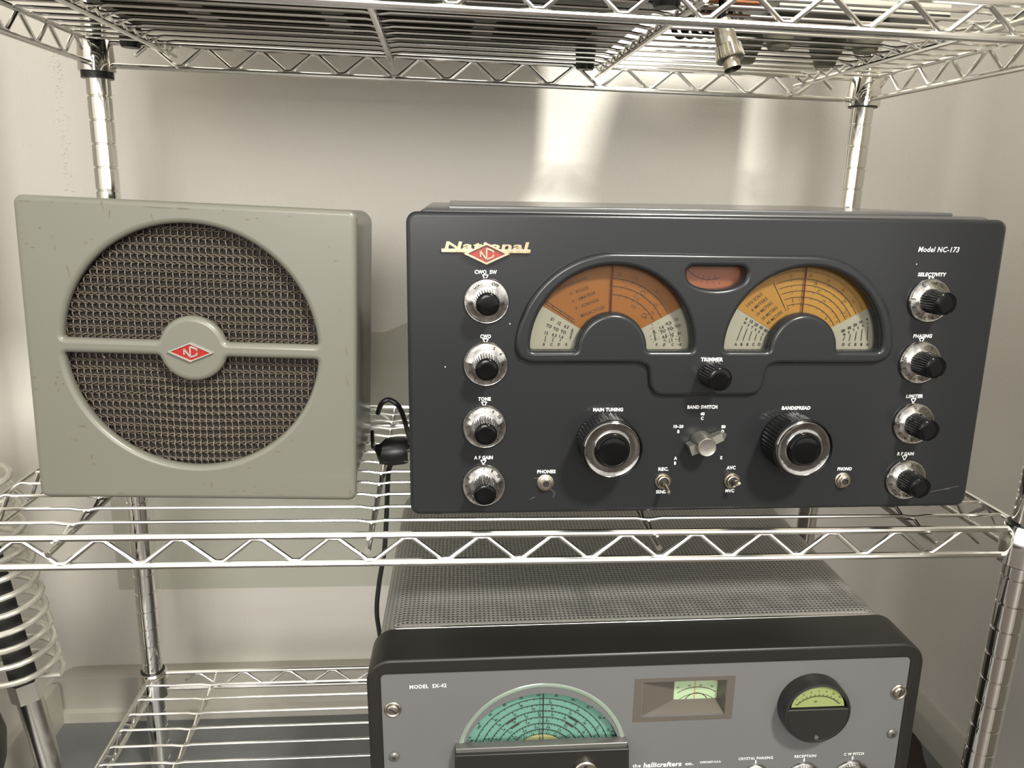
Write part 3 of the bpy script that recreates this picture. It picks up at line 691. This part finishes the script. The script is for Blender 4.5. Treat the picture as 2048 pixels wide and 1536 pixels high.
# toggles and jacks
def toggle(x, z, tip):
    g = MB(); g.lathe([(.27, 0), (.27, -.05), (.255, -.07)], 'y', n=32)
    g.lathe([(.22, -.05), (.225, -.12), (.20, -.17), (.17, -.18), (.14, -.15), (.13, -.06)], 'y', n=32)
    o = g.build('toggle_switch', 'nickel', rx, loc=(x, -.005, z))
    g = MB(); g.lathe([(.13, -.152), (.12, -.155), (.01, -.156)], 'y', n=20); g.build('switch_opening', 'hole', o)
    g = MB(); t = Vector(tip); p0 = Vector((0, -.08, 0))
    g.tube([p0, p0.lerp(t, .15), p0.lerp(t, .8), p0.lerp(t, .9), t], .07, 14, radii=[.07, .06, .085, .09, .05]); g.build('toggle_lever', 'nickel', o)
toggle(8.28, 1.08, (0.03, -.72, -.17)); toggle(10.62, 1.06, (.0, -.66, .14))
for x, z in ((4.38, 1.08), (14.44, 1.02)):
    g = MB(); vs = []
    g.lathe([(.27, 0), (.27, -.03), (.25, -.04)], 'y', n=32); g.lathe([(.25, -.03), (.245, -.12), (.22, -.13)], 'y', n=6)
    g.lathe([(.17, -.1), (.17, -.20), (.15, -.215), (.105, -.215), (.10, -.17)], 'y', n=28)
    o = g.build('phone_jack', 'nickel', rx, loc=(x, -.005, z)); g = MB(); g.lathe([(.10, -.172), (.09, -.173), (.01, -.174)], 'y', n=20); g.build('jack_opening', 'hole', o)
g = MB(); g.lathe([(.09, 0), (.09, -.02), (.05, -.035)], 'y', n=20); g.build('round_stud', 'silver', rx, loc=(16.93, -.005, 2.42))

# ------------------------------------------------------------------ lower receiver
ZS = -28.50
sx = thing('communications_receiver', 'grey and black receiver with teal half-round dial on the bottom shelf', 'radio', org=(12.7497, -13.7487, ZS),
           axes=((.99923, -.02855, .02709), (.02857, .99959, -.00023), (-.02708, .00101, .99963)))
DZS = 28.50 - 28.344; H = 9.078 + DZS; SX0 = DZS   # local z offset of the measured frame
def q(z): return z + DZS
g = MB(); g.plate(rrect(0, 20, 0, H, .85), [rrect(.5, 19.5, .5, H - .58, .18)], 0, 2.05, .10, res=4)
g.build('black_frame', 'sxblack', sx, smooth=60)
g = MB(); g.plate(rrect(.45, 19.55, .45, H - .53, .1), [circ(6.16, q(4.6), 2.93), rrect(9.74, 12.79, q(6.39), q(7.82), .02, 1)], .06, .22, 0)
g.build('front_panel', 'sxpanel', sx)
g = MB(); g.plate(rrect(.17, 19.8, .1, H - .02, 1.0, 12), [], 2.0, 15.6, .45, res=5)
g.build('perforated_cabinet', 'perf', sx, smooth=60)
g = MB(); g.plate(rrect(.10, 19.9, .05, H + .015, .9, 12), [rrect(.25, 19.75, .2, H - .15, .8, 12)], 1.98, 2.12, .02)
g.build('trim_bead', 'chrome', sx)
g = MB()
for x in (1.5, 18.5):
    for y in (2.0, 13.5): g.lathe([(.5, -.02), (.55, .3)], 'z', (x, y, 0), n=20)
# dial
dc = q(4.62)
g = MB(); g.lathe([(3.12, 0), (3.12, -.06), (3.04, -.12), (2.95, -.10), (2.88, .06), (2.86, .3)], 'y', (6.16, .14, dc + .22), n=96)
rim = MB()
for f, m_ in zip(g.f[:-2], g.m): rim.f.append(f); rim.m.append(m_)
rim.v = g.v; rim.build('dial_rim', 'teal_edge', sx, smooth=50)
g = MB(); g.lathe([(2.95, .36), (2.95, .32)], 'y', (6.16, 0, dc), n=96); dd = g.build('tuning_dial', 'teal', sx, smooth=30)
g = MB(); g.lathe([(1.02, .325), (1.02, .30)], 'y', (6.16, 0, dc), n=48); g.build('dial_centre', 'yellow', dd, smooth=30)
g = MB(); Y = .295; radii = (2.53, 2.28, 2.02, 1.76, 1.50, 1.25)
g.arc(6.16, dc, 2.86, 0, 180, .03, Y, n=80)
for r in radii: g.arc(6.16, dc, r, 0, 180, .028, Y, n=70)
g.arc(6.16, dc, 1.05, 0, 180, .02, Y)
for k in range(13):
    a = 8 + 13.7 * k; g.seg(6.16 + 2.86 * cos(rad(a)), dc + 2.86 * sin(rad(a)), 6.16 + 2.74 * cos(rad(a)), dc + 2.74 * sin(rad(a)), .035, Y)
    g.text(str((k * 10) % 100 or 100), 6.16 + 2.68 * cos(rad(a + 2.5)), dc + 2.68 * sin(rad(a + 2.5)), .10, None, a - 90, Y, .01)
for j, r in enumerate(radii):
    n = int(26 + 10 * (j % 3)); 
    for k in range(n):
        a = 6 + 168 * k / n; l = .10 if k % 4 == 0 else .055
        g.seg(6.16 + r * cos(rad(a)), dc + r * sin(rad(a)), 6.16 + (r - l) * cos(rad(a)), dc + (r - l) * sin(rad(a)), .02, Y)
        if k % 4 == 0 and 8 < a < 172:
            s = [str(80 - 2 * k), str(100 - 2 * k), str(50 - k), '%.1f' % (9.5 - k * .12), '%.1f' % (5.6 - k * .05), '%.1f' % (3 - k * .04)][j]
            g.text(s, 6.16 + (r - .155) * cos(rad(a - 1)), dc + (r - .155) * sin(rad(a - 1)), .085, None, a - 90, Y, .012)
for r in (1.97, 1.71):
    for a0 in (118, 48): g.arc(6.16, dc, r, a0, a0 + 12, .045, Y, n=10)
g.build('dial_markings', 'black_ink', dd, smooth=0)
g = MB(); g.box(6.165, 6.20, .10, .14, dc + .6, dc + 3.0); g.build('hairline', 'sxblack', sx, smooth=0)
g = MB(); g.plate([(3.03, q(4.5)), (9.24, q(4.5)), (9.20, q(5.62)), (3.05, q(5.62))], [], -.26, .1, .05); bar_o = g.build('dial_bar', 'sxbar', sx)
g = MB(); g.plate([(2.85, q(.5)), (9.45, q(.5)), (9.24, q(5.46)), (3.03, q(5.46))], [], -.40, .1, .05); g.build('dial_housing', 'sxblack', sx)
g = MB(); g.lathe([(.42, -.40), (.42, -.52), (.38, -.56), (.34, -.55), (.1, -.55)], 'y', (7.68, 0, q(4.66)), n=36); lk = g.build('dial_lock', 'screw', sx)
g = MB(); g.box(7.60, 7.72, -.57, -.54, q(4.38), q(4.94)); g.build('lock_slot', 'hole', lk, smooth=0)
# film window
fx = MB(); fx.plate([(9.42, q(6.2)), (13.07, q(6.2)), (13.09, q(7.98)), (9.44, q(7.98))], [[(9.72, q(6.38)), (12.80, q(6.38)), (12.80, q(7.83)), (9.72, q(7.83))]], .05, .16, 0)
def quad3(g, a, b_, c, d): g.add([a, b_, c, d], [(0, 1, 2, 3)])
o4 = [(9.72, .1, q(6.38)), (12.80, .1, q(6.38)), (12.80, .1, q(7.83)), (9.72, .1, q(7.83))]
i4 = [(11.05, .62, q(6.66)), (12.66, .62, q(6.66)), (12.66, .62, q(7.66)), (11.05, .62, q(7.66))]
for k in range(4): quad3(fx, o4[k], i4[k], i4[(k + 1) % 4], o4[(k + 1) % 4])
fr = fx.build('film_window_bezel', 'bronze', sx, smooth=0)
g = MB(); g.box(11.0, 12.7, .64, .68, q(6.3), q(7.7)); fc = g.build('film_scale', 'mint', sx, smooth=0)
g = MB(); g.arc(11.9, q(5.9), 1.25, 55, 125, .025, .63); g.arc(11.9, q(5.9), .98, 40, 140, .02, .63)
g.arc(11.9, q(6.45), .45, 0, 180, .03, .63); g.seg(11.82, q(6.4), 11.83, q(7.7), .03, .63, 1); g.arc(11.9, q(5.95), 1.6, 60, 90, .03, .63, 1)
for k, s in enumerate(('92', '94', '96', '98')): g.text(s, 11.2 + .42 * k, q(7.25) - abs(k - 1.5) * .06, .08, None, (1.5 - k) * 14, .63)
g.build('scale_markings', ['brown_ink', 'orange'], fc, smooth=0)
# meter
mx_, mz_ = 15.97, q(6.72)
g = MB(); g.lathe([(1.24, 0), (1.24, -.55), (1.20, -.66), (1.12, -.68), (1.08, -.62)], 'y', (mx_, .12, mz_), n=72)
mt = MB(); mt.v, mt.f, mt.m = g.v, g.f[:-1], g.m[:-1]
mt.lathe([(1.09, -.40), (1.09, -.44)], 'y', (mx_, .12, mz_), n=60)
lower = [(mx_ + 1.10, mz_ + .20), (mx_ - 1.10, mz_ + .20)] + circ(mx_, mz_, 1.12, 40, 170, 370)
mt.plate(lower, [], -.56, -.3, .03)
meter = mt.build('level_meter', 'black_plastic', sx, smooth=50)
g = MB(); pts = [(mx_ + .98, mz_ + .25)] + circ(mx_, mz_ + .12, .98, 40, 8, 172) + [(mx_ - .98, mz_ + .25)]
g.poly(pts[::-1], -.47); cd = g.build('meter_card', 'lime', meter, smooth=0)
g = MB(); g.arc(mx_, mz_ - .35, 1.05, 42, 138, .022, -.48); g.arc(mx_, mz_ - .35, 1.02, 42, 138, .01, -.48)
for k in range(13): a = 42 + 8 * k; g.seg(mx_ + 1.05 * cos(rad(a)), mz_ - .35 + 1.05 * sin(rad(a)), mx_ + 1.13 * cos(rad(a)), mz_ - .35 + 1.13 * sin(rad(a)), .018, -.48)
for k, s in enumerate(('1', '3', '5', '7', '9', '20', '40')): a = 130 - 13 * k; g.text(s, mx_ + 1.24 * cos(rad(a)), mz_ - .35 + 1.24 * sin(rad(a)), .09, None, a - 90, -.48)
g.text('db', mx_ - .1, mz_ + .48, .09, None, 0, -.48); g.build('scale_markings', 'brown_ink', cd, smooth=0)
g = MB(); g.plate(pts, [], -.53, -.51, 0); g.build('meter_glass', 'glass', meter)
g = MB(); g.lathe([(.08, -.55), (.08, -.60), (.05, -.61)], 'y', (mx_ + .02, 0, mz_ - .95), n=16); g.build('meter_screw', 'sxbar', meter)
# screws
for x, z, r, a_ in ((.87, 7.11, .27, -35), (.86, 5.16, .19, 60), (19.24, 7.07, .27, 80), (19.22, 5.30, .19, 40)):
    g = MB()
    if r > .2:
        g.lathe([(r + .03, 0), (r + .03, -.03), (r, -.06), (r - .05, -.05), (r - .07, -.03)], 'y', n=32)
        g.lathe([(r - .08, -.02), (r - .08, -.07), (r - .11, -.10), (.05, -.11)], 'y', n=32)
    else: g.lathe([(r, 0), (r, -.03), (r - .05, -.07), (.03, -.09)], 'y', n=28)
    s_ = g.build('panel_screw', 'screw' if r > .2 else 'sxbar', sx, loc=(x, .05, q(z)))
    g = MB(); l = r - .10; g.seg(-l * cos(rad(a_)), -l * sin(rad(a_)), l * cos(rad(a_)), l * sin(rad(a_)), .035, -.118 if r > .2 else -.095)
    if r < .2: g.seg(l * sin(rad(a_)), -l * cos(rad(a_)), -l * sin(rad(a_)), l * cos(rad(a_)), .03, -.095)
    g.build('screw_slot', 'hole', s_, smooth=0)
# lettering and lower knobs
g = MB(); Y = .052
def sx_text(name, *a):
    g = MB(); g.text(*a); g.build(name, 'white_ink', sx, smooth=0)
sx_text('model_name', 'MODEL  SX-42', 2.12, q(7.99), .15, 1.28, 1.0, Y, .015)
g = MB(); g.text('the', 9.66, q(4.35), .15, .30, 0, Y, .01); g.text('hallicrafters', 10.62, q(4.36), .20, 1.42, 0, Y, .03, .12); g.text('co.', 11.62, q(4.35), .14, .30, 0, Y, .03); g.build('maker_name', 'white_ink', sx, smooth=0)
sx_text('city_name', 'CHICAGO U.S.A.', 12.42, q(4.38), .085, .80, 0, Y, .02)
sx_text('control_label', 'CRYSTAL PHASING', 14.12, q(4.46), .115, 1.30, 0, Y, .01); sx_text('control_label', 'RECEPTION', 16.0, q(4.46), .115, .82, 0, Y, .01); sx_text('control_label', 'C W PITCH', 17.86, q(4.47), .115, .76, 0, Y, .01)
for x in (14.13, 15.97, 17.83):
    g = MB(); g.seg(x, q(4.22), x, q(4.36), .05, Y); g.build('pointer_mark', 'white_ink', sx, smooth=0)
for x, r in ((14.16, .50), (15.99, .68), (17.84, .70)):
    g = MB(); zc = q(4.20) - r
    g.lathe([(r, 0), (r, -.05), (r - .04, -.09), (r - .25, -.14), (.3, -.15)], 'y', n=56)
    for k in range(11):
        a = 90 - 50 + 10 * k * 1.0
        g.seg((r - .14) * cos(rad(a)), (r - .14) * sin(rad(a)), (r - .06) * cos(rad(a)), (r - .06) * sin(rad(a)), .02, -.14, 1)
    sk = g.build('control_knob', ['chromeknob', 'black_ink'], sx, loc=(x, .05, zc), smooth=45)
    g = MB(); g.lathe([(.30, -.12), (.33, -.2, .03), (.31, -.85, .03), (.25, -.9)], 'y', n=96, flute=20); g.build('knob_grip', 'ribbed_black', sk, smooth=60)
for x in (1.6, 18.4):
    for y in (1.2, 13.5):
        g = MB(); g.lathe([(.35, -.12), (.42, .1)], 'z', (x, y, 0), n=20); g.build('rubber_foot', 'black_plastic', sx)

# ------------------------------------------------------------------ things on the top shelf
ZT = 1.29 + .95 + .16
ch = thing('slotted_chassis', 'large olive metal equipment case with slotted underside on the top shelf', 'equipment', org=(-1.2, -14.0, ZT))
g = MB(); sl = []
for ix, (xa, xb) in enumerate(((3.6, 6.4), (7.2, 11.6), (12.4, 17.4), (18.2, 22.2))):
    for k in range(11):
        y0 = .7 + k * 1.13; sl.append(rrect(xa, xb, y0, y0 + .42, .2, 4))
g.plate(rrect(3.2, 23.6, 0, 13.85, .1, 2), sl, 0, .08, 0)
bt = MB(); bt.add([(x, z, .45 + y) for x, y, z in g.v], [f[::-1] for f in g.f]); bt.build('slotted_bottom', 'chassis', ch)
g = MB(); g.box(3.2, 23.6, 0, .1, .53, 9); g.box(3.2, 23.6, 13.75, 13.85, .53, 9); g.box(3.2, 3.3, 0, 13.85, .53, 2.2); g.box(23.5, 23.6, 0, 13.85, .53, 9); g.box(3.2, 23.6, 0, 13.85, 8.9, 9)
g.box(2.1, 23.4, .2, 13.1, 3.5, 3.6); g.box(0, 3.3, 0, 13.2, 2.2, 9)
g.build('case', 'sxblack', ch, smooth=0)
for x, y in ((2.9, 13.44), (22.6, 13.44), (3.9, 1.0), (22.75, 1.0)):
    g = MB(); g.lathe([(.36, -.42), (.41, -.34), (.47, .46)], 'z', (x, y, 0), n=24); g.build('rubber_foot', 'black_plastic', ch)
ins = thing('small_instrument', 'small pale metal instrument on big olive rubber feet, right side of the top shelf', 'equipment', org=(26.6, -9.2, ZT))
g = MB(); g.box(0, 6.3, 0, 6.2, .62, .72); g.build('bottom_plate', 'sxblack', ins, smooth=0)
g = MB(); g.box(0, 6.3, 0, 6.2, .72, 6); g.build('case', 'instr', ins, smooth=0)
for x, y in ((.9, 5.245), (4.4, 5.245), (4.3, 1.855), (.9, 1.855)):
    g = MB(); g.lathe([(.38, -.36), (.43, -.30), (.49, -.04), (.62, .12), (.76, .64)], 'z', (x, y, 0), n=28); g.build('rubber_foot', 'olive_foot', ins)
g = MB(); g.box(1.2, 2.3, -.02, 0, 1.2, 1.65); lb = g.build('label_plate', 'black_plastic', ins, smooth=0)
g = MB()
for k, (xa, xb) in enumerate(((1.28, 2.1), (1.28, 1.9))): g.box(xa, xb, -.025, -.02, 1.28 + k * .17, 1.38 + k * .17)
g.build('label_print', 'white_ink', lb, smooth=0)
# connector plug hanging over the front edge, with its coiled lead
pl = thing('connector_plug', 'ribbed nickel connector plug with black coiled lead hanging through the top shelf front', 'connector', org=(23.42, -13.2, ZT))
g = MB(); t0 = Vector((-.20, 0, -.75)); t1 = Vector((.12, -.42, -2.12)); d = (t1 - t0)
def P_(t): return t0 + d * t
g.tube([P_(a) for a in (0, .30, .31, .50, .51, .53, .54, .56, .80, .81)], .3, 28, radii=[.27, .28, .31, .31, .35, .36, .36, .36, .395, .34])
pb = g.build('plug_body', 'nickel', pl)
g = MB()
for k in range(22):
    a = 2 * pi * k / 22; n1 = d.cross(Vector((0, 1, 0))).normalized(); n2 = d.cross(n1).normalized(); off = (n1 * cos(a) + n2 * sin(a))
    g.tube([P_(.53) + off * .36, P_(.78) + off * .40], .032, 5)
g.build('grip_ribs', 'nickel', pb)
g = MB(); g.tube([P_(.80), P_(1.0)], .25, 28, radii=[.25, .25], cap=False); g.build('plug_sleeve', 'nickel', pb)
g = MB(); g.tube([P_(.84), P_(.93)], .22, 20); g.build('plug_socket', 'hole', pb)
g = MB(); pts = []
for k in range(6 * 20):
    a = 2 * pi * k / 20; u = k / 20
    ax = Vector((.55 + .30 * u, 7.9 - .30 * u, .66)); e1 = Vector((.71, .71, 0))
    pts.append(tuple(ax + (e1 * cos(a) + Vector((0, 0, 1)) * sin(a)) * (.40 + .03 * u)))
pts += [(2.0, 4.6, .5), (1.2, 2.8, .25), (.4, 1.1, .30), (-.2, .3, .35), (-.24, .02, .0), tuple(t0)]
g.tube(pts, .11, 8); g.build('coiled_lead', 'gloss_black', pl)
g = MB(); g.plate(rrect(0, 1.9, 0, .8, .15), [], 0, 1.2, .08)
tag(g.build('wooden_block', 'orange', loc=(23.0, -12.2, ZT + Z0 + .02)), 'small orange-brown block on the top shelf, left of the nickel plug', 'block')

# ------------------------------------------------------------------ cords between speaker and receiver
cd_ = thing('power_cord', 'black cord with round plug dropping between the speaker and dark grey receiver', 'cord', org=(13.15, -9.0, -13.3))
g = MB(); g.tube([(-.62, .05, .1), (-.5, .04, .1), (-.35, 0, .0), (.0, 0, 0), (.5, -.05, .05), (.62, -.05, .05)], .3, 24, radii=[.14, .22, .50, .56, .52, .46])
for z in (-.25, .2): g.tube([(.5, -.42, z), (.66, -.44, z)], .06, 10)
g.build('plug_body', 'black_plastic', cd_)
def smooth_pts(pts, n=8):
    P = [Vector(p) for p in pts]; out = []
    for i in range(len(P) - 1):
        p0, p1, p2, p3 = P[max(i - 1, 0)], P[i], P[i + 1], P[min(i + 2, len(P) - 1)]
        for k in range(n):
            t = k / n; out.append(.5 * ((2 * p1) + (p2 - p0) * t + (2 * p0 - 5 * p1 + 4 * p2 - p3) * t * t + (3 * p1 - p0 - 3 * p2 + p3) * t ** 3))
    return out + [P[-1]]
g = MB(); g.tube(smooth_pts([(.25, .2, -.3), (.05, .6, -.6), (-.15, .85, -1.0), (-.22, .95, -1.6), (-.28, 1.0, -3), (-.38, 1.0, -4.6), (-.62, 1.0, -6.2), (-.72, 1.0, -7.5), (-.62, 1.6, -9.5), (-.8, 3, -13), (-1.2, 5, -15.2), (-1.0, 8, -18), (-.8, 12, -22.4), (3, 13.2, -22.58)]), .10, 10)
g.build('cord_lead', 'black_plastic', cd_)
g = MB(); g.tube(smooth_pts([(12.3, -4.9, -13.0), (12.5, -5.0, -12.5), (12.85, -5.0, -12.35), (13.3, -5.2, -12.7), (13.65, -6.2, -13.4), (13.82, -7.6, -13.4), (13.85, -8.3, -13.35)]), .11, 10)
g.v = [(a, b_, c + Z0) for a, b_, c in g.v]
tag(g.build('speaker_lead', 'black_plastic'), 'black lead looping up behind the round plug beside the speaker', 'cord')
g = MB(); g.tube(smooth_pts([(12.2, -6.5, -13.3), (12.3, -7.4, -13.6), (12.38, -8.3, -13.35), (12.5, -8.9, -13.22)]), .08, 8)
g.v = [(a, b_, c + Z0) for a, b_, c in g.v]
tag(g.build('short_lead', 'black_plastic'), 'short black lead running from the speaker side into the round plug', 'cord')

# ------------------------------------------------------------------ spiral stand at the left
st = thing('spiral_stand', 'steel pole stand with black foam grip inside a pale wire spiral, left of the rack', 'stand', org=(-1.65, -6, -36))
def AX(z): return Vector((-.128 * (z - 0), 0, z))      # leaning axis, local z
g = MB(); g.tube([AX(.0), AX(11.0)], .52, 28); g.build('pole', 'steel', st)
g = MB(); g.tube([AX(10.2), AX(11.1)], .68, 6); g.build('hex_nut', 'steel', st, smooth=0)
g = MB(); g.tube([AX(11.1), AX(19.5)], .54, 24); g.build('foam_grip', 'foam', st)
g = MB(); pts = []; n = 26 * 13
for k in range(n):
    a = 2 * pi * k / 26; z = 11.3 + .76 * k / 26; c = AX(z); r = 1.55
    pts.append((c.x + r * cos(a), r * sin(a), z))
g.tube([AX(11.2)] + [(AX(11.25).x + .8, 0, 11.25)] + pts, .13, 8); g.build('wire_spiral', 'coil', st)
g = MB(); g.lathe([(1.2, 0), (1.2, .3), (.9, .6), (.6, .8)], 'z', n=40); g.build('base', 'black_plastic', st)
g = MB(); g.lathe([(1.6, 0), (1.7, .4), (1.3, 3), (1.5, 6.2), (2.0, 7.8), (2.4, 9.2), (2.5, 10.2), (2.3, 11.2), (1.6, 12.3), (1.4, 12.4), (1.3, 12.2), (1.1, 9)], 'z', n=56)
tag(g.build('black_pot', 'black_plastic', loc=(-5.0, -9.3, 0)), 'rounded black pot on the floor at the far left beside the spiral stand', 'pot')
# dark brown mat at the right
g = MB(); pts = [(46.4, -9), (45.4, -6), (45.3, -1.5), (45.9, 0), (46.35, .8), (46.5, 1.6), (46.5, 2.4), (46.3, 3.1), (45.9, 3.6), (43, 4.2), (38, 4.5), (34, 3), (33.5, -9)]
pts = [(x - 1.45, y) for x, y in pts]
g.plate(smooth_loop(pts, .2), [], 0, .12, .03)
mt_ = MB(); mt_.v = [(x, z, .12 - y) for x, y, z in g.v]; mt_.f = g.f; mt_.m = g.m
tag(mt_.build('floor_mat', 'brown', smooth=40), 'dark brown mat with wavy edge on the floor beside the right wall', 'mat')
